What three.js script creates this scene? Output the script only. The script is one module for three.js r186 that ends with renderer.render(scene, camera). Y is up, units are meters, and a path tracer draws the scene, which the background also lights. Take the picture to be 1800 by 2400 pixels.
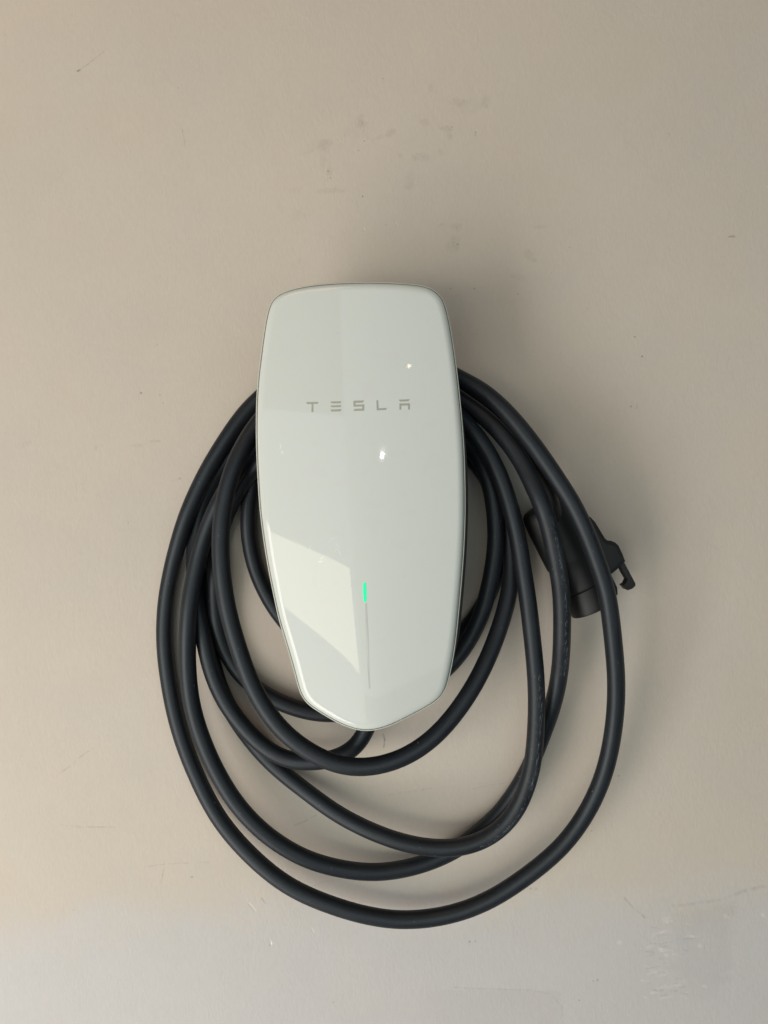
import * as THREE from 'three';
import { mergeGeometries, mergeVertices, toCreasedNormals } from 'three/addons/utils/BufferGeometryUtils.js';
import { RectAreaLightUniformsLib } from 'three/addons/lights/RectAreaLightUniformsLib.js';

// ---------------------------------------------------------------- camera, light, exposure
const EYE = 0.68, FOV = 70;                       // metres from the wall (the wall's face is z = 0), degrees
const scene = new THREE.Scene();
const camera = new THREE.PerspectiveCamera(FOV, 768 / 1024, 0.01, 60);
camera.position.set(0, 0, EYE);
camera.lookAt(0, 0, 0);
const renderer = new THREE.WebGLRenderer({ antialias: true });
renderer.toneMapping = THREE.LinearToneMapping;
renderer.toneMappingExposure = 1.015;
renderer.shadowMap.enabled = true;
scene.background = new THREE.Color().setRGB(0.080, 0.100, 0.105);   // the dim room around

RectAreaLightUniformsLib.init();
function areaLight(name, [r, g, b], intensity, w, h, at, towards) {
  const l = new THREE.RectAreaLight(new THREE.Color().setRGB(r, g, b), intensity, w, h);
  l.name = name; l.position.set(...at); l.lookAt(...towards); scene.add(l);
  return l;
}
// daylight through the open side, low on the left
areaLight('doorway_daylight', [1.0, 0.945, 0.875], 6.3, 0.9, 2.0, [-1.33, -1.10, 1.36], [0, 0, 0.03]);
// the sunlit strip of ground and the paler open air beyond it, mirrored in the left half of the glass
areaLight('sunlit_strip', [1.0, 0.95, 0.66], 3.2, 2.3, 0.55, [-1.34, -0.575, 2.735], [-1.34 - 0.49, -0.575, 2.735 - 0.87]);
areaLight('open_air', [0.90, 0.98, 1.04], 0.92, 3.6, 3.2, [-2.32, -0.72, 4.4], [-2.32, -0.72, 0]);
// added cool fill light, front right: lifts shadows, evens the glass reflection
areaLight('front_fill', [0.86, 0.99, 1.0], 0.62, 4.6, 4.0, [1.785, 0.2, 4.4], [1.785, 0.2, 0]);
// warm lamp overhead
areaLight('ceiling_lamp', [1.0, 0.57, 0.28], 2.4, 0.55, 0.55, [-0.42, 1.12, 0.95], [0, 0, 0]);

// ---------------------------------------------------------------- helpers
const T = Math.tan(THREE.MathUtils.degToRad(FOV / 2));
const mPerPx = (z) => (EYE - z) * 2 * T / 2400;                  // size of a unit of the 1800 x 2400 layout grid at depth z
const gx = (x, z) => (x - 900) * mPerPx(z), gy = (y, z) => -(y - 1200) * mPerPx(z);
const V = (x, y, z) => new THREE.Vector3(x, y, z);
let seed = 7;
const rnd = () => { seed = (seed * 1664525 + 1013904223) >>> 0; return seed / 4294967296; };
const clamp = (v, a, b) => Math.min(b, Math.max(a, v));
const smooth = (a, b, v) => { const t = clamp((v - a) / (b - a), 0, 1); return t * t * (3 - 2 * t); };
function hash(i, j, s) { let h = (i * 374761393 + j * 668265263 + s * 2147483647) | 0; h = Math.imul(h ^ (h >>> 13), 1274126177); return ((h ^ (h >>> 16)) >>> 0) / 4294967296; }
function noise(x, y, s = 1, period = 0) {
  const i = Math.floor(x), j = Math.floor(y), fx = x - i, fy = y - j, u = fx * fx * (3 - 2 * fx), v = fy * fy * (3 - 2 * fy);
  const m = (n) => (period ? ((n % period) + period) % period : n);
  const a = hash(m(i), m(j), s), b = hash(m(i + 1), m(j), s), c = hash(m(i), m(j + 1), s), d = hash(m(i + 1), m(j + 1), s);
  return a + (b - a) * u + (c - a) * v + (a - b - c + d) * u * v;
}
const fbm = (x, y, s, n = 4) => { let t = 0, a = 0.5, w = 0; for (let k = 0; k < n; k++) { t += a * noise(x, y, s + k); w += a; a *= 0.5; x *= 2.03; y *= 2.03; } return t / w; };
function dataTexture(data, size, srgb, wrap = THREE.RepeatWrapping) {
  const t = new THREE.DataTexture(data, size, size, THREE.RGBAFormat);
  t.magFilter = THREE.LinearFilter; t.minFilter = THREE.LinearMipmapLinearFilter; t.generateMipmaps = true;
  t.wrapS = t.wrapT = wrap; if (srgb) t.colorSpace = THREE.SRGBColorSpace; t.needsUpdate = true;
  return t;
}
function part(name, geometry, material, parent, label) {
  const m = new THREE.Mesh(geometry, material); m.name = name; m.castShadow = m.receiveShadow = true; parent.add(m);
  if (label) m.userData.label = label;
  return m;
}
const toSRGB = (c) => 255 * (c <= 0.0031308 ? 12.92 * c : 1.055 * Math.pow(c, 1 / 2.4) - 0.055);

// ---------------------------------------------------------------- wall
const WALL_SPAN = 1.2, WN = 2048;                               // metres covered by one map; pixels
function wallColour() {
  const n = WN * WN, R = new Float32Array(n), G = new Float32Array(n), B = new Float32Array(n);
  const k0 = mPerPx(0), perPx = WALL_SPAN / WN;
  const ix = (x) => ((x - 900) * k0 / WALL_SPAN + 0.5) * WN, iy = (y) => (-(y - 1200) * k0 / WALL_SPAN + 0.5) * WN, s0 = k0 / perPx;
  // rough edge of the greyer filler that was spread over the lower part of the wall
  for (let j = 0; j < WN; j++) for (let i = 0; i < WN; i++) {
    const x = 900 + ((i + 0.5) / WN - 0.5) * WALL_SPAN / k0, y = 1200 - ((j + 0.5) / WN - 0.5) * WALL_SPAN / k0, o = j * WN + i;
    const broad = fbm(x / 420, y / 420, 11, 3) - 0.5, mid = fbm(x / 60, y / 60, 21, 3) - 0.5, fine = fbm(x / 5, y / 9, 31, 2) - 0.5;
    const hue = fbm(x / 150, y / 150, 61, 3) - 0.5;
    const base = 1 + 0.06 * broad + 0.025 * mid + 0.045 * fine;
    let r = 0.600 * base * (1 + 0.03 * hue), g = 0.532 * base, b = 0.459 * base * (1 - 0.04 * hue);
    const edge = 2075 + 70 * (fbm(x / 230, y / 120, 41, 4) - 0.5) * 2 - 40 * smooth(1300, 1800, x) + 60 * smooth(900, 0, x);
    let f = smooth(-70, 150, y - edge + 90 * (fbm(x / 38, y / 22, 51, 4) - 0.5)) * clamp(0.85 + 0.3 * fbm(x / 90, y / 60, 52, 3), 0, 1);
    // the crisp patch on the right, its strokes and its neighbour along the bottom
    const ragged = 26 * (fbm(x / 30, y / 14, 71, 4) - 0.5);
    const patch = smooth(-12, 16, y - (2137 - 0.20 * Math.max(0, x - 1580) + ragged)) * smooth(-22, 40, x - (1568 + 2.2 * ragged + 0.10 * (y - 2137))) * (1 - smooth(-14, 26, x - (1716 + 1.6 * ragged - 0.12 * (y - 2140)))) * (1 - smooth(-34, 30, y - (2330 + 1.5 * ragged)));
    const patch2 = smooth(-2, 3, y - (2318 + 0.4 * ragged + 0.0002 * (x - 1150) ** 2)) * smooth(-60, 90, x - 1000) * (1 - smooth(-2, 3, x - (1312 + ragged)));
    const pr = 0.570, pg = 0.543, pb = 0.533;
    r += (pr * base - r) * f; g += (pg * base - g) * f; b += (pb * base - b) * f;
    const d = 1 - 0.06 * patch * (0.5 + 0.9 * fbm(x / 40, y / 55, 81, 3)) - 0.04 * patch2;
    R[o] = r * d; G[o] = g * d; B[o] = b * d;
  }
  const spot = (x, y, rx, ry, turn, dark, grain = 0.6, tint = [1, 1, 1]) => {          // a smudge with a grain of its own
    const cx = ix(x), cy = iy(y), m = Math.max(rx, ry) * s0 * 2.2, c = Math.cos(turn), s = Math.sin(turn);
    for (let j = Math.max(0, Math.floor(cy - m)); j <= Math.min(WN - 1, cy + m); j++) for (let i = Math.max(0, Math.floor(cx - m)); i <= Math.min(WN - 1, cx + m); i++) {
      const dx = (i - cx) / s0, dy = -(j - cy) / s0, u = (c * dx + s * dy) / rx, v = (-s * dx + c * dy) / ry;
      const q = u * u + v * v + 2.2 * grain * (fbm((x + dx) / 9, (y + dy) / 9, 91, 3) - 0.5);
      const w = dark * (1 - smooth(0.15, 1.3, q)) * (1 + grain * (noise((x + dx) / 2.6, (y + dy) / 2.6, 95) - 0.5) * 2), o = j * WN + i;
      R[o] *= 1 - w * tint[0]; G[o] *= 1 - w * tint[1]; B[o] *= 1 - w * tint[2];
    }
  };
  const line = (pts, width, dark) => {
    for (let p = 0; p + 1 < pts.length; p++) {
      const [x0, y0] = pts[p], [x1, y1] = pts[p + 1], steps = Math.ceil(Math.hypot(x1 - x0, y1 - y0) / 1.2);
      for (let q = 0; q <= steps; q++) { const t = q / steps, a = noise((x0 + (x1 - x0) * t) / 6, (y0 + (y1 - y0) * t) / 6, 97); if (a > 0.25) spot(x0 + (x1 - x0) * t + (a - 0.5) * 1.2, y0 + (y1 - y0) * t + (a - 0.5), width, width, 0, dark * a, 0.2); }
    }
  };
  // hand smudges above the box
  for (const [x, y, rx, ry, t, d] of [[845, 282, 9, 14, 0.3, .10], [848, 292, 16, 7, -.3, .07], [763, 340, 20, 13, -.2, .09], [725, 355, 26, 5, -.35, .05], [757, 380, 8, 22, 0, .05], [770, 408, 8, 18, .3, .08],
    [775, 448, 38, 7, 0, .08], [690, 447, 14, 9, 0, .05], [745, 345, 30, 20, 0, .03], [915, 312, 14, 9, -.5, .10], [890, 322, 22, 5, -.3, .06], [996, 288, 13, 9, .2, .09], [1046, 302, 18, 8, .1, .11], [1052, 318, 8, 14, 0, .09],
    [1075, 240, 24, 11, .2, .07], [1138, 238, 11, 17, .2, .09], [1090, 250, 40, 22, 0, .03], [985, 370, 22, 11, -.1, .09], [937, 367, 6, 7, 0, .10], [1032, 358, 10, 9, 0, .06], [960, 420, 12, 26, .2, .05], [962, 440, 14, 10, 0, .05],
    [1065, 572, 18, 20, .3, .09], [1070, 532, 16, 11, 0, .08], [1240, 598, 10, 16, -.7, .09], [1252, 610, 5, 7, 0, .12], [1265, 532, 18, 5, -.1, .06], [1215, 650, 20, 9, .3, .06], [1033, 528, 9, 4, -.4, .08], [835, 305, 50, 24, 0, .025], [700, 505, 18, 13, 0, .04],
    [705, 620, 24, 14, .1, .03], [600, 270, 40, 50, 0, .015], [1010, 206, 9, 12, .3, .06],
    [62, 1042, 14, 7, -.2, .05], [225, 1050, 8, 4, -.7, .08], [362, 1035, 17, 4, -.05, .10], [318, 1045, 24, 4, -.1, .05], [420, 1122, 5, 3, 0, .2], [408, 1127, 14, 3, -.3, .06], [300, 1240, 20, 30, .3, .015]]) spot(x, y, rx, ry, t, 0.85 * d, 0.7);
  // specks and nail marks
  for (const [x, y, r, d] of [[182, 167, 3.6, .45], [186, 165, 3, .3], [849, 461, 1.9, .8], [330, 922, 3.2, .5], [374, 927, 2, .3], [382, 945, 2.4, .22], [1487, 790, 2.4, .45], [1504, 836, 2.8, .6], [1478, 953, 2.8, .4], [1114, 311, 2.2, .45], [1113, 317, 1.8, .4], [1059, 298, 2.2, .35],
    [1056, 305, 2, .3], [853, 331, 2, .3], [840, 353, 2.1, .28], [768, 402, 2.6, .3], [774, 418, 2.8, .28], [416, 207, 2, .25], [203, 303, 1.8, .25], [449, 2056, 3, .32], [300, 1226, 1.8, .2], [186, 1220, 2, .15], [1386, 1948, 2, .5], [1449, 1819, 2.4, .35], [1400, 2298, 3.4, .3], [1390, 2300, 2, .35],
    [1357, 2345, 2.6, .3], [1100, 2208, 3, .35], [1113, 2207, 2.4, .3], [781, 2350, 2, .4], [1255, 2084, 5, .16], [1243, 2083, 3, .25], [897, 184, 2, .3], [1055, 677, 2.4, .3], [1111, 677, 2.6, .32], [1213, 690, 2.6, .25], [1072, 692, 2, .2], [40, 760, 1.8, .15], [368, 808, 2, .2], [1292, 640, 2, .2], [903, 527, 3, .14], [1072, 573, 3, .3], [552, 1165, 1.6, .2]]) spot(x, y, r, r * 0.85, 0, d, 0.3);
  spot(1713, 555, 9, 2.2, -.15, .42, 0.4); spot(1720, 556, 5, 3, 0, .15, 0.5); spot(1492, 953, 2.4, 8, .2, .16, .4);
  // hairline scratches
  line([[185, 165], [206, 150], [230, 132], [250, 115]], 1.5, .16);
  line([[424, 295], [427, 310], [430, 322], [433, 345]], 1.3, .16);
  line([[140, 1812], [165, 1795], [190, 1773], [212, 1757], [235, 1748]], 1.8, .10);
  line([[140, 1934], [175, 1938], [215, 1939], [270, 1939]], 1.7, .10);
  line([[384, 2036], [380, 2052], [377, 2070]], 1.6, .16);
  line([[338, 2032], [390, 2025], [440, 2023], [490, 2021]], 1.5, .08);
  line([[897, 1720], [900, 1732], [900, 1745], [898, 1752]], 2.0, .22);
  line([[687, 1935], [715, 1925], [745, 1908]], 1.8, .12);
  line([[725, 2080], [760, 2066], [798, 2062], [806, 2076]], 1.4, .08);
  line([[900, 1865], [960, 1856], [1010, 1848]], 1.8, .08);
  line([[1105, 1850], [1150, 1840], [1185, 1836]], 1.6, .06);
  line([[1462, 2105], [1485, 2130], [1512, 2152]], 3.2, .06);
  for (let q = 0; q < 26; q++) { const x = 1500 + rnd() * 120, y = 2165 + rnd() * 170, l = 8 + rnd() * 26; line([[x, y], [x + l, y + (rnd() - 0.6) * 10]], 1.5, .10); }
  for (let q = 0; q < 30; q++) { const x = 1510 + rnd() * 110, y = 2150 + rnd() * 190; spot(x, y, 6 + rnd() * 12, 2 + rnd() * 3, (rnd() - .5) * .8, -.05 - rnd() * .05, .8); }
  line([[1576, 2123], [1600, 2122], [1640, 2116], [1690, 2110], [1745, 2088], [1800, 2075]], 5, .022);
  line([[1050, 2314], [1140, 2318], [1240, 2321], [1290, 2330], [1316, 2360], [1318, 2400]], 2.0, .05);
  for (let q = 0; q < 160; q++) spot(rnd() * 1800, rnd() * 2400, 0.9 + rnd() * 1.5, 0.9 + rnd() * 1.5, 0, rnd() < .35 ? -.10 : .05 + rnd() * .14, .3);
  // gouges down to the white filler, each with a dark lip
  for (const [x0, y0, x1, y1, w] of [[572, 2103, 587, 2123, 1.6], [584, 2118, 598, 2135, 3.0], [633, 2204, 637, 2214, 2.4], [635, 2210, 634, 2216, 2.6], [730, 2176, 735, 2186, 2.0], [927, 520, 931, 532, 1.3], [789, 320, 803, 336, 1.3], [852, 535, 854, 542, 1.5]]) {
    const n2 = 8; for (let q = 0; q <= n2; q++) { const t = q / n2; spot(x0 + (x1 - x0) * t, y0 + (y1 - y0) * t, w, w, 0, -.09, .2, [0.9, 1.0, 1.15]); spot(x0 + (x1 - x0) * t - 2.2, y0 + (y1 - y0) * t + 1.8, w * 0.6, w * 0.6, 0, .14, .2); }
  }
  line([[612, 2106], [617, 2112], [622, 2119]], 1.5, .3);
  for (const [x, y] of [[1700, 2148], [1706, 2152], [1788, 2146], [1650, 2312], [1640, 2218], [1548, 2226], [1560, 2240], [1450, 2210]]) spot(x, y, 7, 5, .3, -.10, .9);
  const px = new Uint8Array(n * 4);
  for (let o = 0; o < n; o++) { px[o * 4] = toSRGB(clamp(R[o], 0, 1)); px[o * 4 + 1] = toSRGB(clamp(G[o], 0, 1)); px[o * 4 + 2] = toSRGB(clamp(B[o], 0, 1)); px[o * 4 + 3] = 255; }
  return dataTexture(px, WN, true, THREE.MirroredRepeatWrapping);
}
function wallBump() {                                            // roller stipple of the paint, a tile of 0.36 m
  const N = 1024, px = new Uint8Array(N * N * 4);
  for (let j = 0; j < N; j++) for (let i = 0; i < N; i++) {
    const h = 0.42 * noise(i / 4, j / 8, 3, 256) * (0.35 + noise(i / 32, j / 64, 6, 32)) + 0.30 * noise(i / 8, j / 16, 4, 128) * noise(i / 64, j / 64, 7, 16) * 1.5 + 0.12 * noise(i / 32, j / 32, 5, 32), o = (j * N + i) * 4;
    px[o] = px[o + 1] = px[o + 2] = 255 * clamp(h, 0, 1); px[o + 3] = 255;
  }
  const t = dataTexture(px, N, false); t.repeat.set(WALL_SPAN / 0.36, WALL_SPAN / 0.36);
  return t;
}
const wallMat = new THREE.MeshStandardMaterial({ name: 'painted_plaster', map: wallColour(), roughness: 0.72, bumpMap: wallBump(), bumpScale: 0.00018 });
{
  const g = new THREE.BoxGeometry(4.4, 3.0, 0.12), p = g.attributes.position, uv = g.attributes.uv;
  for (let i = 0; i < p.count; i++) uv.setXY(i, p.getX(i) / WALL_SPAN + 0.5, p.getY(i) / WALL_SPAN + 0.5);
  const wall = new THREE.Mesh(g, wallMat); wall.name = 'wall'; wall.position.z = -0.06; wall.castShadow = wall.receiveShadow = true;
  wall.userData = { kind: 'structure', label: 'beige painted plaster wall with smudges, scratches and grey filler patches', category: 'wall' };
  scene.add(wall);
}

// ---------------------------------------------------------------- wall charger
const ROLL = THREE.MathUtils.degToRad(2.55), ZR = 0.088;
const FC = V(gx(850, 0.09), gy(1190, 0.09), 0);
function local(x, y) { const dx = x - FC.x, dy = y - FC.y, c = Math.cos(ROLL), s = Math.sin(ROLL); return [c * dx + s * dy, -s * dx + c * dy]; }
function face(x, y) {                                            // height of the domed glass over the wall: a soft ridge that sharpens downwards
  const [xl, yl] = local(x, y), v = clamp((0.17 - yl) / 0.34, 0, 1.1), c = 0.020 + 0.095 * Math.pow(v, 1.6), w = 0.038 - 0.027 * v;
  return 0.106 - 0.8 * xl * xl - 0.2 * yl * yl - c * (Math.sqrt(xl * xl + w * w) - w);
}
const rimGrid = [[637.2, 714.7], [646.8, 701.4], [668.5, 689.8], [704.7, 680.4], [759, 674], [813, 671.2], [867.4, 670], [921.7, 670.8], [965, 672.8], [994, 676], [1012, 682], [1026.5, 692.3], [1037.2, 706.8], [1048, 746.6],
  [1056, 790], [1066, 862], [1075, 945.5], [1082.6, 1036], [1086, 1126], [1086.6, 1200], [1084.4, 1272], [1079.7, 1344.7], [1073.6, 1417], [1064.5, 1507.4], [1055.5, 1561.7], [1049, 1592], [1044.2, 1611], [1034, 1629], [1012, 1646], [957.8, 1673.5], [914.4, 1693],
  [885.5, 1701.5], [856.6, 1704.5], [830, 1701], [798.7, 1690], [762.5, 1671], [723.5, 1646.7], [710, 1630.4], [702.6, 1610], [690, 1561.7], [675.7, 1511], [657.6, 1449.5], [643, 1381], [630.5, 1315.7], [619.7, 1243], [614, 1195], [610.6, 1144.4], [606.4, 1060], [605.4, 990], [607, 927.4], [610.6, 880], [616, 835], [623.3, 779], [630, 740]];
const rim = (() => {
  const c = new THREE.CatmullRomCurve3(rimGrid.map(([x, y]) => V(gx(x, ZR), gy(y, ZR), 0)), true, 'centripetal');
  let p = c.getSpacedPoints(480).slice(0, -1);
  for (let it = 0; it < 10; it++) p = p.map((q, i) => q.clone().multiplyScalar(0.5).addScaledVector(p[(i + 479) % 480], 0.25).addScaledVector(p[(i + 1) % 480], 0.25));
  return p;
})();
const rimOut = rim.map((p, i) => { const t = rim[(i + 1) % 480].clone().sub(rim[(i + 479) % 480]).normalize(); const n = V(t.y, -t.x, 0); return n.dot(p.clone().sub(FC)) > 0 ? n : n.negate(); });
const rimAt = (i, off) => rim[i % 480].clone().addScaledVector(rimOut[i % 480], off);
const rimZ = rim.map((p) => face(p.x, p.y));
// rings round the rim: profile entries are [offset outwards, z or offset from the glass' rim height, absolute?]
function ringLoft(profile, closed = false, weight = () => 1) {
  const pos = [], idx = [], n = 480, m = profile.length;
  for (const [off, dz, abs] of profile) for (let i = 0; i < n; i++) { const p = rimAt(i, off * (off > 0 ? weight(i) : 1)); pos.push(p.x, p.y, abs ? dz : rimZ[i] + dz); }
  for (let r = 0; r + 1 < m + (closed ? 1 : 0); r++) for (let i = 0; i < n; i++) {
    const a = r * n + i, b = r * n + (i + 1) % n, c = ((r + 1) % m) * n + i, d = ((r + 1) % m) * n + (i + 1) % n;
    idx.push(a, b, c, b, d, c);
  }
  const g = new THREE.BufferGeometry(); g.setAttribute('position', new THREE.Float32BufferAttribute(pos, 3)); g.setIndex(idx); g.computeVertexNormals();
  return g;
}
function outward(g, centre) {                                    // turn a shell's faces away from a point
  const p = g.attributes.position, ix = g.index, a = V(), b = V(), c = V(), n = V(); let s = 0;
  for (let i = 0; i < ix.count; i += 3) { a.fromBufferAttribute(p, ix.getX(i)); b.fromBufferAttribute(p, ix.getX(i + 1)); c.fromBufferAttribute(p, ix.getX(i + 2)); n.crossVectors(b.clone().sub(a), c.clone().sub(a)); s += Math.sign(n.dot(a.clone().sub(centre))); }
  if (s < 0) for (let i = 0; i < ix.count; i += 3) { const t = ix.getX(i); ix.setX(i, ix.getX(i + 1)); ix.setX(i + 1, t); }
  g.computeVertexNormals(); return g;
}
const MID = V(FC.x, FC.y, 0.05);
const DROP = 0.0042;                                           // how far the rounded border of the glass falls back
function glassGeometry(off, roll) {
  const ts = [], n = 480; for (let k = 1; k <= 46; k++) ts.push([k / 46, 0]);
  const pos = [FC.x, FC.y, face(FC.x, FC.y)], idx = [], inner = off - roll;
  for (const [t] of ts) for (let i = 0; i < n; i++) { const q = rimAt(i, inner), x = FC.x + (q.x - FC.x) * t, y = FC.y + (q.y - FC.y) * t; pos.push(x, y, face(x, y)); }
  for (let k = 1; k <= 18; k++) for (let i = 0; i < n; i++) { const a = k / 18, q = rimAt(i, inner + roll * a); pos.push(q.x, q.y, face(q.x, q.y) - DROP * (0.55 * a ** 2.2 + 0.45 * a ** 9)); }
  for (let i = 0; i < n; i++) { const q = rimAt(i, off); pos.push(q.x, q.y, face(q.x, q.y) - DROP - 0.004); }
  const rows = (pos.length / 3 - 1) / n;
  for (let i = 0; i < n; i++) idx.push(0, 1 + i, 1 + (i + 1) % n);
  for (let r = 0; r + 1 < rows; r++) for (let i = 0; i < n; i++) { const a = 1 + r * n + i, b = 1 + r * n + (i + 1) % n, c = a + n, d = b + n; idx.push(a, c, b, b, c, d); }
  const g = new THREE.BufferGeometry(); g.setAttribute('position', new THREE.Float32BufferAttribute(pos, 3)); g.setIndex(idx);
  const uv = []; for (let i = 0; i < pos.length; i += 3) uv.push((pos[i] - FC.x) / GW + 0.5, (pos[i + 1] - FC.y) / GH + 0.5);
  g.setAttribute('uv', new THREE.Float32BufferAttribute(uv, 2));
  return outward(g, MID);
}
const GW = 0.20, GH = 0.40;                                     // metres covered by the glass' maps
function glassMaps() {                                           // specks and dried drops on the glass, and the film of dust that dulls its gloss in places
  const W = 1024, H = 2048, col = new Uint8Array(W * H * 4), rough = new Uint8Array(W * H * 4), d = new Float32Array(W * H), f = new Float32Array(W * H), k = mPerPx(0.104);
  const px = (x) => ((x - 850) * k / GW + 0.5) * W, py = (y) => (-(y - 1190) * k / GH + 0.5) * H;
  const mark = (a, x, y, lx, ly, turn, amount) => { const cx = px(x), cy = py(y), m = Math.max(lx, ly) * 4, c = Math.cos(turn), s = Math.sin(turn); for (let j = Math.max(0, Math.floor(cy - m)); j <= Math.min(H - 1, cy + m); j++) for (let i = Math.max(0, Math.floor(cx - m)); i <= Math.min(W - 1, cx + m); i++) { const u = (c * (i - cx) + s * (j - cy)) / lx, v = (-s * (i - cx) + c * (j - cy)) / ly, q = u * u + v * v; if (q < 4) a[j * W + i] += amount * (1 - q / 4) * (0.4 + hash(i, j, 301)); } };
  for (const [x, y, lx, ly, t, v] of [[727, 1284, 1.2, 9, -.3, .16], [755, 1308, 1.6, 7, -.9, .2], [752, 1317, 6, 2.2, .1, .28], [776, 1265, 1, 8, -.5, .12], [792, 1280, 1, 9, .5, .12], [797, 1296, 1.2, 8, .4, .16], [783, 1262, 5, 1.2, .5, .10], [657, 1047, 1.4, 7, -.25, .22], [661, 1060, 3.2, 3.6, 0, .2], [655, 1041, 1, 5, .1, .1], [762, 1327, 3, 1.4, -.2, .16], [788, 1290, 1.2, 5, -.6, .12]]) mark(d, x, y, lx, ly, t, v);
  for (const [x, y, r, v] of [[791, 780, 1.6, -.22], [884, 797, 1.4, -.16], [1005, 746, 1.3, -.22], [824, 1373, 1.8, -.16], [821, 1377, 1.2, -.14], [943, 1285, 1, -.16]]) mark(d, x, y, r, r, 0, v);
  for (let n = 0; n < 70; n++) mark(d, 600 + rnd() * 490, 680 + rnd() * 1020, 0.7 + rnd() * 0.7, 0.7 + rnd() * 1.3, rnd() * 3, (rnd() - 0.55) * 0.16);
  for (let n = 0; n < 24; n++) mark(f, 620 + rnd() * 450, 700 + rnd() * 960, 14 + rnd() * 40, 3 + rnd() * 10, rnd() * 3, 0.5);
  for (let o = 0; o < W * H; o++) {
    const i = o % W, j = (o / W) | 0, grain = 0.012 * (noise(i / 40, j / 40, 305) - 0.5), b = 1 + grain + d[o];
    col[o * 4] = toSRGB(clamp(0.69 * b, 0, 1)); col[o * 4 + 1] = toSRGB(clamp(0.718 * b, 0, 1)); col[o * 4 + 2] = toSRGB(clamp(0.685 * b, 0, 1)); col[o * 4 + 3] = 255;
    rough[o * 4] = rough[o * 4 + 1] = rough[o * 4 + 2] = 255 * clamp(0.10 + 0.35 * fbm(i / 90, j / 60, 307, 4) ** 2 + 0.3 * f[o] + 0.5 * Math.abs(d[o]), 0, 1); rough[o * 4 + 3] = 255;
  }
  return [[col, true], [rough, false]].map(([p, srgb]) => { const t = new THREE.DataTexture(p, W, H, THREE.RGBAFormat); if (srgb) t.colorSpace = THREE.SRGBColorSpace; t.magFilter = THREE.LinearFilter; t.needsUpdate = true; return t; });
}
const [glassColour, glassFilm] = glassMaps();
const glassMat = new THREE.MeshPhysicalMaterial({ name: 'white_backed_glass', map: glassColour, roughness: 0.55, specularIntensity: 0.0, clearcoat: 1, clearcoatRoughness: 0.16, clearcoatRoughnessMap: glassFilm });
const trimMat = new THREE.MeshPhysicalMaterial({ name: 'pale_plastic', color: new THREE.Color().setRGB(0.62, 0.63, 0.56), roughness: 0.35, clearcoat: 0.4, clearcoatRoughness: 0.1 });
const darkPlastic = new THREE.MeshStandardMaterial({ name: 'dark_plastic', color: new THREE.Color().setRGB(0.065, 0.065, 0.06), roughness: 0.55 });
const seamMat = new THREE.MeshStandardMaterial({ name: 'dark_gasket', color: new THREE.Color().setRGB(0.13, 0.13, 0.115), roughness: 0.9 });
const letterMat = new THREE.MeshStandardMaterial({ name: 'silver_print', color: new THREE.Color().setRGB(0.40, 0.40, 0.34), roughness: 0.4 });
const channelMat = new THREE.MeshStandardMaterial({ name: 'unlit_light_guide', color: new THREE.Color().setRGB(0.55, 0.565, 0.54), roughness: 0.4 });
const ledMat = new THREE.MeshStandardMaterial({ name: 'green_light', color: new THREE.Color().setRGB(0.02, 0.3, 0.15), emissive: new THREE.Color().setRGB(0.02, 0.78, 0.34), emissiveIntensity: 1 });

const charger = new THREE.Group(); charger.name = 'wall_charger';
charger.userData = { label: 'white glass-fronted car wall charger with a green status light, mounted on the beige wall', category: 'wall charger' };
charger.position.set(FC.x, FC.y, 0); scene.add(charger);
const own = (g) => g.translate(-FC.x, -FC.y, 0);                 // into the charger's own axes
part('glass_cover', own(glassGeometry(-0.0002, 0.0065)), glassMat, charger);
part('gasket', own(outward(ringLoft([[-0.0006, -0.0050], [0.0008, -0.0050], [0.0008, -0.0085], [-0.0006, -0.0085]], true), MID)), seamMat, charger);
part('trim_ring', own(ringLoft([[0.00016, -0.0095], [0.00016, -0.0044], [0.0004, -0.0040], [0.0008, -0.0040], [0.0011, -0.0045], [0.0013, -0.0058], [0.0013, -0.0095]], true)), trimMat, charger);
{
  const back = [[0.0005, 0.081, true], [0.0030, 0.078, true], [0.0042, 0.074, true], [0.0045, 0.067, true], [0.0042, 0.060, true], [0.0028, 0.056, true], [0, 0.0535, true], [-0.02, 0.0525, true], [-0.05, 0.0525, true]];
  const waist = (i) => { const y = rim[i].y; return 0.25 + 0.75 * smooth(0.13, 0.03, y) * smooth(-0.145, -0.09, y); };   // widest round the middle
  const g = ringLoft(back, false, waist); g.translate(0.0010, 0, 0);
  part('housing', own(outward(g, MID)), darkPlastic, charger);
  const s = new THREE.Shape(), hw = 0.046, r = 0.03, top = 0.055, bot = -0.115;
  s.moveTo(-hw + r, top); s.lineTo(hw - r, top); s.quadraticCurveTo(hw, top, hw, top - r); s.lineTo(hw - 0.012, bot + r); s.quadraticCurveTo(hw - 0.014, bot, hw - 0.03, bot); s.lineTo(-hw + 0.03, bot); s.quadraticCurveTo(-hw + 0.014, bot, -hw + 0.012, bot + r); s.lineTo(-hw, top - r); s.quadraticCurveTo(-hw, top, -hw + r, top);
  const neck = new THREE.ExtrudeGeometry(s, { depth: 0.0525, bevelEnabled: false, curveSegments: 12 }); neck.translate(0, 0, 0.001);
  part('wall_mount', neck, darkPlastic, charger);
}
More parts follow.
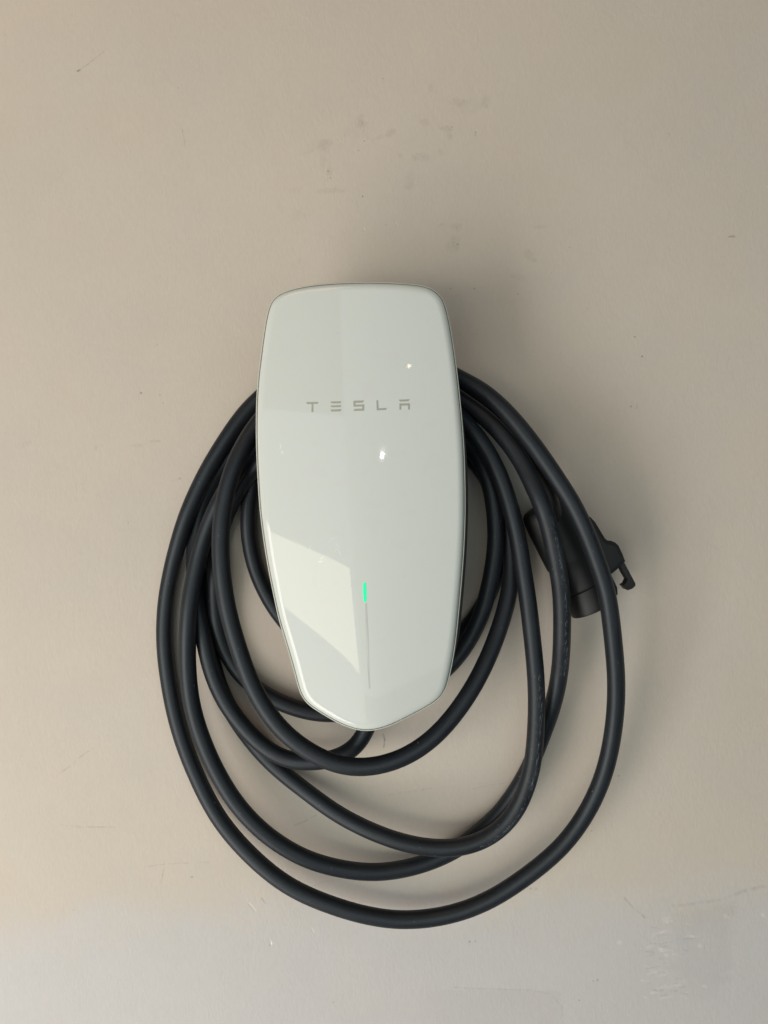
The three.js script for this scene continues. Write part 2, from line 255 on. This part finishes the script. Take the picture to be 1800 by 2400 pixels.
// flat print and light guide follow the glass
function onFace(x, y, lift) { let z = 0.104; for (let k = 0; k < 5; k++) z = face(gx(x, z), gy(y, z)); return V(gx(x, z) - FC.x, gy(y, z) - FC.y, z + lift); }
function printed(polys, lift = 0.00022) {
  const gs = polys.map((poly) => {
    const s = new THREE.Shape(poly.map(([x, y]) => new THREE.Vector2(x, y))), g = new THREE.ExtrudeGeometry(s, { depth: 1, bevelEnabled: false, steps: 1 }), p = g.attributes.position;
    for (let i = 0; i < p.count; i++) { const q = onFace(p.getX(i), p.getY(i), p.getZ(i) > 0.5 ? lift : -0.0003); p.setXYZ(i, q.x, q.y, q.z); }
    g.deleteAttribute('uv'); return toCreasedNormals(g, 0.5);
  });
  return mergeGeometries(gs);
}
const L = (pts) => pts.map(([x, y]) => [700 + x * 0.18083, 900 + y * 0.18083]).reverse();
const letters = [
  [L([[97, 238], [252, 233], [246, 257], [188, 259], [188, 365], [166, 366], [167, 260], [109, 262]])],
  [L([[412, 230], [553, 226], [540, 250], [425, 252]]), L([[412, 282], [553, 276], [540, 300], [425, 303]]), L([[412, 334], [553, 328], [540, 354], [425, 358]])],
  [L([[709, 219], [848, 216], [828, 242], [733, 244], [734, 271], [847, 267], [848, 346], [708, 349], [726, 324], [824, 321], [824, 291], [711, 295]])],
  [L([[1007, 213], [1028, 212], [1033, 319], [1143, 312], [1128, 336], [1011, 343]])],
  [L([[1296, 206], [1438, 200], [1420, 224], [1312, 228]]), L([[1305, 254], [1439, 252], [1440, 331], [1417, 331], [1416, 278], [1328, 280], [1328, 332], [1305, 332]])],
];
for (const polys of letters) part('letter', printed(polys), letterMat, charger);
part('status_light', printed([[[851.0, 1369], [852.5, 1365.5], [855.5, 1364.5], [857.6, 1367], [859, 1385], [859.2, 1405], [857.6, 1411], [855, 1412.5], [852.6, 1409], [851, 1390]].reverse()]), ledMat, charger, 'lit green status light bar');
part('light_guide', printed([[[855.6, 1414], [859.4, 1414], [863, 1480], [867.6, 1612], [864.6, 1616], [861.5, 1560], [858.2, 1480]].reverse()], 0.00015), channelMat, charger, 'unlit grey stretch of the light bar');

// ---------------------------------------------------------------- two lit bulbs in the room behind, seen only as sparks in the glass
function bulb(label, at, rgb, glow, r) {
  const b = new THREE.Group(); b.name = 'light_bulb'; b.userData = { label, category: 'bulb' }; b.position.set(...at); scene.add(b);
  const m = new THREE.MeshStandardMaterial({ color: new THREE.Color(1, 1, 1), emissive: new THREE.Color().setRGB(...rgb), emissiveIntensity: glow });
  const g = new THREE.SphereGeometry(r, 24, 16).scale(1.9, 0.5, 1); part('glass_globe', g, m, b);
  part('cap', new THREE.CylinderGeometry(r * 0.5, r * 0.6, r * 0.9, 20).translate(0, r * 1.35, 0), trimMat, b);
  const l = new THREE.PointLight(new THREE.Color().setRGB(...rgb), glow * Math.PI * r * r); l.castShadow = true; l.shadow.radius = r / 0.02 * 0.9; b.add(l);
}
bulb('small white bulb mirrored as a bright dot in the glass', [0.238, 0.321, 2.6], [1, 0.98, 0.95], 90, 0.014);
bulb('small warm bulb mirrored as a faint orange spark in the glass', [0.651, 1.01, 3.1], [1, 0.80, 0.55], 14, 0.016);

// ---------------------------------------------------------------- charging cable: one long cable in seven coils, [x, y, millimetres off the wall]
const R = 0.0075;
const path = [
  [880, 1630, 34], [873, 1675, 37], [861, 1707, 38], [848, 1737, 37], [825, 1761, 35], [791, 1777, 31], [747, 1786, 28], [689, 1786, 28], [647, 1771, 27], [611, 1745, 27], [571, 1705, 27], [526, 1644, 26], [494, 1570, 25], [479, 1502, 24], [464, 1430, 17], [459, 1386, 13], [455, 1314, 10], [457, 1271, 9], [469, 1195, 9], [488, 1149, 9], [508, 1111, 10], [534, 1074, 12], [560, 1042, 14], [598, 1007, 16], [690, 950, 20], [850, 905, 20], [1000, 965, 20],
  [1060, 1030, 16], [1110, 1078, 16], [1142, 1120, 16], [1163, 1170, 14], [1176, 1225, 12], [1177, 1290, 11], [1160, 1360, 10], [1125, 1432, 9], [1070, 1502, 8], [1000, 1552, 8], [900, 1578, 8], [790, 1552, 8], [700, 1492, 8], [647, 1430, 8], [621, 1386, 8], [599, 1334, 8], [586, 1282, 9], [581, 1227, 10], [583, 1184, 11], [589, 1140, 13], [612, 1080, 16], [690, 1000, 22], [850, 935, 30], [990, 975, 36],
  [1060, 1012, 38], [1114, 1057, 38], [1141, 1112, 37], [1156, 1166, 36], [1163, 1248, 36], [1159, 1307, 36], [1147, 1375, 34], [1125, 1452, 30], [1098, 1503, 27], [1071, 1543, 24], [1032, 1580, 20], [960, 1634, 14], [860, 1668, 10], [770, 1674, 9], [726, 1670, 9], [686, 1659, 9], [645, 1642, 9], [603, 1617, 9], [565, 1584, 9], [532, 1535, 9], [511, 1480, 9], [502, 1390, 9], [506, 1300, 9], [522, 1227, 9], [546, 1169, 12], [575, 1120, 20], [604, 1088, 30], [700, 985, 36], [850, 910, 38], [985, 945, 40],
  [1040, 985, 41], [1089, 1025, 42], [1129, 1072, 36], [1156, 1118, 33], [1176, 1171, 30], [1189, 1224, 27], [1197, 1281, 26], [1199, 1331, 27], [1194, 1390, 30], [1179, 1447, 34], [1161, 1500, 40], [1142, 1546, 46], [1112, 1606, 52], [1070, 1669, 56], [1024, 1722, 58], [969, 1764, 60], [905, 1791, 60], [833, 1800, 60], [774, 1787, 60], [718, 1758, 60], [665, 1717, 60], [616, 1654, 60], [581, 1585, 60], [562, 1530, 60], [546, 1480, 60], [532, 1425, 60], [521, 1355, 60], [516, 1285, 60], [518, 1229, 60], [524, 1179, 60], [535, 1131, 59], [549, 1090, 56], [567, 1050, 52], [592, 1008, 46], [640, 950, 42], [720, 890, 40], [850, 865, 42], [980, 905, 42],
  [1040, 945, 43], [1086, 986, 44], [1126, 1032, 44], [1156, 1082, 44], [1181, 1138, 45], [1199, 1198, 46], [1215, 1264, 47], [1225, 1331, 48], [1236, 1397, 48], [1248, 1500, 47], [1256, 1584, 46], [1258, 1669, 45], [1253, 1753, 43], [1247, 1800, 42], [1230, 1859, 40], [1205, 1909, 38], [1167, 1949, 36], [1121, 1975, 35], [1062, 1989, 34], [990, 1985, 32], [927, 1970, 30], [860, 1944, 26], [789, 1907, 20], [730, 1864, 14], [679, 1825, 10], [635, 1788, 9], [598, 1747, 9], [560, 1697, 9], [530, 1646, 9], [505, 1585, 9], [490, 1517, 9], [484, 1460, 9], [486, 1400, 9], [494, 1343, 9], [505, 1271, 9], [520, 1213, 9], [540, 1163, 9], [569, 1111, 10], [598, 1077, 12], [690, 945, 14], [850, 835, 18], [975, 868, 30],
  [1030, 900, 38], [1080, 939, 42], [1123, 966, 44], [1159, 999, 48], [1196, 1042, 54], [1225, 1085, 60], [1251, 1140, 66], [1278, 1201, 68], [1294, 1264, 69], [1307, 1331, 69], [1317, 1397, 66], [1317, 1500, 55], [1315, 1542, 48], [1308, 1605, 36], [1290, 1673, 26], [1268, 1730, 20], [1245, 1791, 14], [1215, 1846, 11], [1175, 1903, 10], [1136, 1939, 10], [1087, 1981, 11], [1036, 2008, 12], [969, 2032, 16], [884, 2045, 20], [806, 2038, 24], [721, 2015, 26], [636, 1966, 27], [564, 1897, 28], [508, 1810, 28], [464, 1707, 28], [445, 1629, 28], [439, 1551, 28], [439, 1500, 28], [441, 1448, 28], [445, 1404, 28], [453, 1365, 28], [460, 1329, 28], [468, 1291, 28], [480, 1254, 28], [494, 1217, 28], [511, 1181, 28], [528, 1149, 28], [551, 1111, 28], [580, 1071, 28], [605, 1042, 30], [690, 935, 32], [850, 800, 36], [985, 835, 42],
  [1063, 881, 45], [1129, 914, 50], [1191, 970, 56], [1249, 1041, 66], [1314, 1136, 73], [1350, 1195, 73], [1379, 1262, 73], [1405, 1331, 73], [1424, 1397, 72], [1437, 1500, 67], [1445, 1605, 58], [1438, 1711, 48], [1416, 1814, 41], [1376, 1903, 36], [1317, 1984, 34], [1232, 2055, 32], [1148, 2109, 30], [1062, 2142, 26], [969, 2156, 26], [884, 2151, 26], [775, 2121, 24], [673, 2075, 22], [584, 2002, 21], [512, 1917, 14], [459, 1815, 12], [420, 1711, 11], [396, 1602, 10], [385, 1500, 10], [387, 1430, 10], [394, 1375, 10], [406, 1318, 10], [421, 1261, 12], [438, 1207, 14], [458, 1160, 16], [483, 1108, 18], [509, 1063, 20], [540, 1015, 20], [566, 977, 20], [598, 943, 20], [690, 865, 20], [850, 790, 16], [985, 850, 18],
  [1062, 903, 22], [1118, 937, 26], [1172, 988, 31], [1222, 1052, 38], [1264, 1118, 41], [1283, 1165, 38], [1291, 1205, 35], [1304, 1248, 34]];
// plug frame: origin on the axis at the nose end; u towards the nose, n to the latch side, w towards the wall
const PZ = 0.034, unit = 0.3315 * mPerPx(PZ), PR = 172 * unit;
const plugEnd = V(gx(1392.8, PZ), gy(1422.7, PZ), PZ), pu = V(0.46, -0.888, 0).normalize(), pn = V(0.888, 0.46, 0).normalize(), pw = V(0, 0, -1);   // x across, y along, z towards the wall: a right-handed frame
const cable = (() => {
  const curve = new THREE.CatmullRomCurve3(path.map(([x, y, z]) => V(x, y, z * 2.6)), false, 'centripetal');
  const N = 2400, q = curve.getSpacedPoints(N), gxs = q.map((p) => [p.x, p.y]);
  for (let k = 0; k < 34; k++) { const y = gxs.map((p) => p.slice()); for (let i = 1; i < N; i++) for (const c of [0, 1]) gxs[i][c] = y[i][c] * 0.5 + (y[i - 1][c] + y[i + 1][c]) * 0.25; }   // a stiff cable has no kinks
  let z = q.map((p) => p.z / 2600); const z0 = z.slice();
  const X = new Float64Array(N + 1), Y = new Float64Array(N + 1), lo = new Float64Array(N + 1), hi = new Float64Array(N + 1);
  const place = () => { for (let i = 0; i <= N; i++) { X[i] = gx(gxs[i][0], z[i]); Y[i] = gy(gxs[i][1], z[i]); } };
  place();
  for (let i = 0; i <= N; i++) {
    lo[i] = R + 0.0004; hi[i] = 0.082;
    const gxy = gxs[i], inside = rimGrid.some(() => true) && insideRim(gxy[0], gxy[1]);
    if (inside) hi[i] = 0.0447;
    const d = V(X[i], Y[i], PZ).sub(plugEnd), along = d.dot(pu), across = d.dot(pn), side = Math.abs(across);
    if (z0[i] > 0.036 && along < 0.004 && along > -0.104) { if (side < PR + R) lo[i] = PZ + Math.sqrt((PR + R) ** 2 - side ** 2) + 0.0004; if (across > 0 && across < 0.047 && along < -0.016) lo[i] = Math.max(lo[i], PZ + 0.0125 + R); }
  }
  function insideRim(x, y) { let c = false; for (let a = 0, b = rimGrid.length - 1; a < rimGrid.length; b = a++) { const [xa, ya] = rimGrid[a], [xb, yb] = rimGrid[b]; if ((ya > y) !== (yb > y) && x < (xb - xa) * (y - ya) / (yb - ya) + xa) c = !c; } return c; }
  // press touching strands apart in depth only, keeping their order
  const gap = 26, D2 = 2 * R + 0.0002;
  for (let it = 0; it < 90; it++) {
    if (it % 30 === 0) place();
    const push = new Float64Array(N + 1), cnt = new Float64Array(N + 1);
    for (let i = 0; i <= N; i++) for (let j = i + gap; j <= N; j++) {
      const dx = X[i] - X[j]; if (dx > D2 || dx < -D2) continue;
      const dy = Y[i] - Y[j], dd = dx * dx + dy * dy; if (dd >= D2 * D2) continue;
      const need = Math.sqrt(D2 * D2 - dd), s = z0[i] >= z0[j] ? 1 : -1, have = s * (z[i] - z[j]);
      if (have < need) { const m = (need - have) * 0.5; push[i] += s * m; push[j] -= s * m; cnt[i]++; cnt[j]++; }
    }
    for (let i = 0; i <= N; i++) if (cnt[i]) z[i] += 0.8 * push[i] / cnt[i];
    for (let k = 0; k < 4; k++) { const y = z.slice(); for (let i = 1; i < N; i++) z[i] = y[i] * 0.5 + (y[i - 1] + y[i + 1]) * 0.25; }
    for (let i = 0; i <= N; i++) z[i] = clamp(z[i], lo[i], hi[i]);
  }
  for (let k = 0; k < 40; k++) { const y = z.slice(); for (let i = 1; i < N; i++) z[i] = y[i] * 0.5 + (y[i - 1] + y[i + 1]) * 0.25; }
  place();
  if (globalThis.process?.env?.SHOW) { const c = {}; for (let i = 0; i <= N; i++) for (let j = i + gap; j <= N; j++) { const d = Math.hypot(X[i] - X[j], Y[i] - Y[j], z[i] - z[j]); if (2 * R - d > 0.002) { const k = Math.round(gxs[i][0] / 60) * 60 + ',' + Math.round(gxs[i][1] / 60) * 60; c[k] = Math.max(c[k] ?? 0, +((2 * R - d) * 1000).toFixed(1)); } } console.log(JSON.stringify(c)); }
  return Array.from(X, (x, i) => V(x, Y[i], z[i]));
})();
function tube(points, radius, sides) {
  const n = points.length, pos = [], nor = [], uv = [], idx = [], t = V(), N = V(0, 0, 1), B = V(); let len = 0;
  for (let i = 0; i < n; i++) {
    t.copy(points[Math.min(n - 1, i + 1)]).sub(points[Math.max(0, i - 1)]).normalize();
    N.set(0, 0, 1).addScaledVector(t, -t.z).normalize(); B.crossVectors(t, N);
    if (i) len += points[i].distanceTo(points[i - 1]);
    for (let k = 0; k <= sides; k++) { const a = k / sides * 2 * Math.PI, v = N.clone().multiplyScalar(Math.cos(a)).addScaledVector(B, Math.sin(a)); nor.push(v.x, v.y, v.z); v.multiplyScalar(radius).add(points[i]); pos.push(v.x, v.y, v.z); uv.push(len, k / sides); }
  }
  for (let i = 0; i + 1 < n; i++) for (let k = 0; k < sides; k++) { const a = i * (sides + 1) + k, b = a + 1, c = a + sides + 1, d = c + 1; idx.push(a, b, c, b, d, c); }
  const g = new THREE.BufferGeometry(); g.setAttribute('position', new THREE.Float32BufferAttribute(pos, 3)); g.setAttribute('normal', new THREE.Float32BufferAttribute(nor, 3)); g.setAttribute('uv', new THREE.Float32BufferAttribute(uv, 2)); g.setIndex(idx);
  g.userData.length = len; return g;
}
const cableGeometry = tube(cable, R, 24);
function rubberMap(scuffs, span) {                              // colour of the rubber over a stretch of "span" metres: x along, y around
  const W = 1024, H = 256, px = new Uint8Array(W * H * 4), v = new Float32Array(W * H);
  for (let j = 0; j < H; j++) for (let i = 0; i < W; i++) v[j * W + i] = 1 + 0.5 * (noise(i / 4, j / 2, 201, 256) - 0.5) + 0.5 * (noise(i / 32, j / 16, 202, 32) - 0.5);
  const fleck = (x, y, lx, ly, a) => { for (let j = Math.floor(y - ly * 2); j <= y + ly * 2; j++) for (let i = Math.floor(x - lx * 2); i <= x + lx * 2; i++) { const q = ((i - x) / lx) ** 2 + ((j - y) / ly) ** 2, o = ((j % H + H) % H) * W + ((i % W + W) % W); if (q < 2.5) v[o] += a * (1 - q / 2.5) * (0.3 + hash(i, j, 77)); } };
  for (let k = 0; k < 26; k++) fleck(rnd() * W, rnd() * H, 1 + rnd() * 2 / span * 0.2, 1 + rnd() * 1.2, 4 + rnd() * 7);
  if (scuffs) {
    for (let k = 0; k < 90; k++) { const y = H * (0.955 + (rnd() - rnd()) * 0.045); fleck(rnd() * W, y, 2 + rnd() * rnd() * 16, 0.8 + rnd() * 1.4, 2 + rnd() * 8); }
    for (let k = 0; k < 160; k++) fleck(rnd() * W, H * (0.95 + (rnd() - rnd()) * 0.13), 1 + rnd() * 7, 0.7 + rnd() * 1.6, 1 + rnd() * 3);
    for (let k = 0; k < 14; k++) fleck(rnd() * W, H * (0.95 + (rnd() - rnd()) * 0.10), 30 + rnd() * 40, 4 + rnd() * 6, 0.7);
  }
  for (let o = 0; o < W * H; o++) { px[o * 4] = toSRGB(clamp(0.0124 * v[o], 0, 1)); px[o * 4 + 1] = toSRGB(clamp(0.0143 * v[o], 0, 1)); px[o * 4 + 2] = toSRGB(clamp(0.0180 * v[o] ** 0.95, 0, 1)); px[o * 4 + 3] = 255; }
  const t = new THREE.DataTexture(px, W, H, THREE.RGBAFormat); t.colorSpace = THREE.SRGBColorSpace; t.magFilter = THREE.LinearFilter; t.wrapS = t.wrapT = THREE.RepeatWrapping; t.repeat.set(1 / span, 1); t.needsUpdate = true;
  return t;
}
const rubber = new THREE.MeshPhysicalMaterial({ name: 'black_rubber', map: rubberMap(false, 0.43), roughness: 0.47, specularIntensity: 0.9, specularColor: new THREE.Color().setRGB(0.84, 0.92, 1.0) });
const wornRubber = new THREE.MeshPhysicalMaterial({ name: 'scuffed_black_rubber', map: rubberMap(true, 0.19), roughness: 0.5, specularIntensity: 0.9, specularColor: new THREE.Color().setRGB(0.9, 0.95, 1.0) });
const plugMat = new THREE.MeshStandardMaterial({ name: 'black_plug_plastic', color: new THREE.Color().setRGB(0.0065, 0.0068, 0.0078), roughness: 0.54 });
const plugDull = new THREE.MeshStandardMaterial({ name: 'dull_grey_plastic', color: new THREE.Color().setRGB(0.045, 0.045, 0.036), roughness: 0.6 });

const cableThing = new THREE.Group(); cableThing.name = 'charging_cable';
cableThing.userData = { label: 'thick black charging cable coiled in loops around the white wall charger, ending in a plug', category: 'cable' };
cableThing.position.set(cable[0].x, cable[0].y, 0); scene.add(cableThing);
{ // two stretches on the right are scuffed
  const near = (x, y) => { let b = 0, bd = 1e9; cable.forEach((p, i) => { const d = Math.hypot(900 + p.x / mPerPx(p.z) - x, 1200 - p.y / mPerPx(p.z) - y); if (d < bd) { bd = d; b = i; } }); return b; };
  const cuts = [[near(1256, 1575), near(1121, 1975)], [near(1278, 1215), near(1312, 1575)]], per = 24 * 6;
  let from = 0; cableGeometry.clearGroups();
  for (const [a, b] of cuts) { cableGeometry.addGroup(from * per, (a - from) * per, 0); cableGeometry.addGroup(a * per, (b - a) * per, 1); from = b; }
  cableGeometry.addGroup(from * per, (cable.length - 1 - from) * per, 0);
  part('cable_jacket', cableGeometry.translate(-cable[0].x, -cable[0].y, 0), [rubber, wornRubber], cableThing);
}

const frame = new THREE.Matrix4().makeBasis(pn, pu, pw).setPosition(plugEnd.clone().sub(cableThing.position));
const inPlug = (g) => { g.applyMatrix4(frame); return g; };
const plug = new THREE.Mesh(); plug.name = 'plug';
{
  const prof = (pts) => pts.map(([r, y]) => new THREE.Vector2(r * unit, y * unit));
  const body = new THREE.LatheGeometry(prof([[0.01, -818], [95, -815], [138, -804], [160, -780], [170, -740], [173, -650], [174, -560], [176, -400], [175, -375], [168, -350], [168, -300], [171, -190], [170, -172], [166, -167], [0.01, -167]]), 48);
  plug.geometry = inPlug(body); plug.material = plugMat; plug.castShadow = plug.receiveShadow = true; cableThing.add(plug);
  plug.userData.label = 'black plug hanging behind the coils';
  const nose = new THREE.LatheGeometry(prof([[0.01, -169], [160, -168], [166, -164], [170, -158], [172, -40], [171, -6], [167, 0], [154, 0], [150, -5], [149, -110], [0.01, -112]]), 48);
  part('nose', inPlug(nose), plugMat, plug);
  const flat = (pts, depth, bevel) => {
    const s = new THREE.Shape(pts.map(([x, y]) => new THREE.Vector2(x * unit, y * unit)));
    const g = new THREE.ExtrudeGeometry(s, { depth: depth - 2 * bevel, bevelEnabled: true, bevelThickness: bevel, bevelSize: bevel, bevelOffset: -bevel, bevelSegments: 3, curveSegments: 10 });
    g.translate(0, 0, -depth / 2 + bevel); return toCreasedNormals(g, 0.7);
  };
  part('latch_housing', inPlug(flat([[110, -640], [215, -640], [252, -585], [264, -540], [272, -410], [280, -388], [300, -374], [322, -352], [333, -322], [331, -260], [324, -200], [285, -188], [240, -176], [205, -168], [110, -168]], 0.025, 0.0035)), plugMat, plug);
  part('latch_button', (() => { const g = new THREE.SphereGeometry(1, 32, 20); g.scale(47 * unit, 24 * unit, 70 * unit); g.rotateZ(0.52); g.translate(293 * unit, -352 * unit, 0); return inPlug(g); })(), plugDull, plug);
  part('latch_hook', inPlug(flat([[284, -215], [324, -215], [326, -60], [326, -22], [318, -8], [290, 0], [258, -4], [250, -12], [238, -54], [262, -56], [288, -76], [286, -120]], 0.011, 0.0012)), plugMat, plug, 'hooked latch arm of the plug');
  part('side_lug', inPlug(flat([[120, -300], [184, -300], [199, -150], [196, -60], [176, -14], [150, -14], [150, -150], [120, -160]], 0.016, 0.002)), plugMat, plug);
}
part('cable_gland', (() => { const a = cable[cable.length - 1], b = cable[cable.length - 60], pts = cable.slice(-95).map((p) => p.clone().sub(cableThing.position)); const g = tube(pts, R + 0.0016, 20); return g; })(), plugMat, cableThing);

renderer.render(scene, camera);
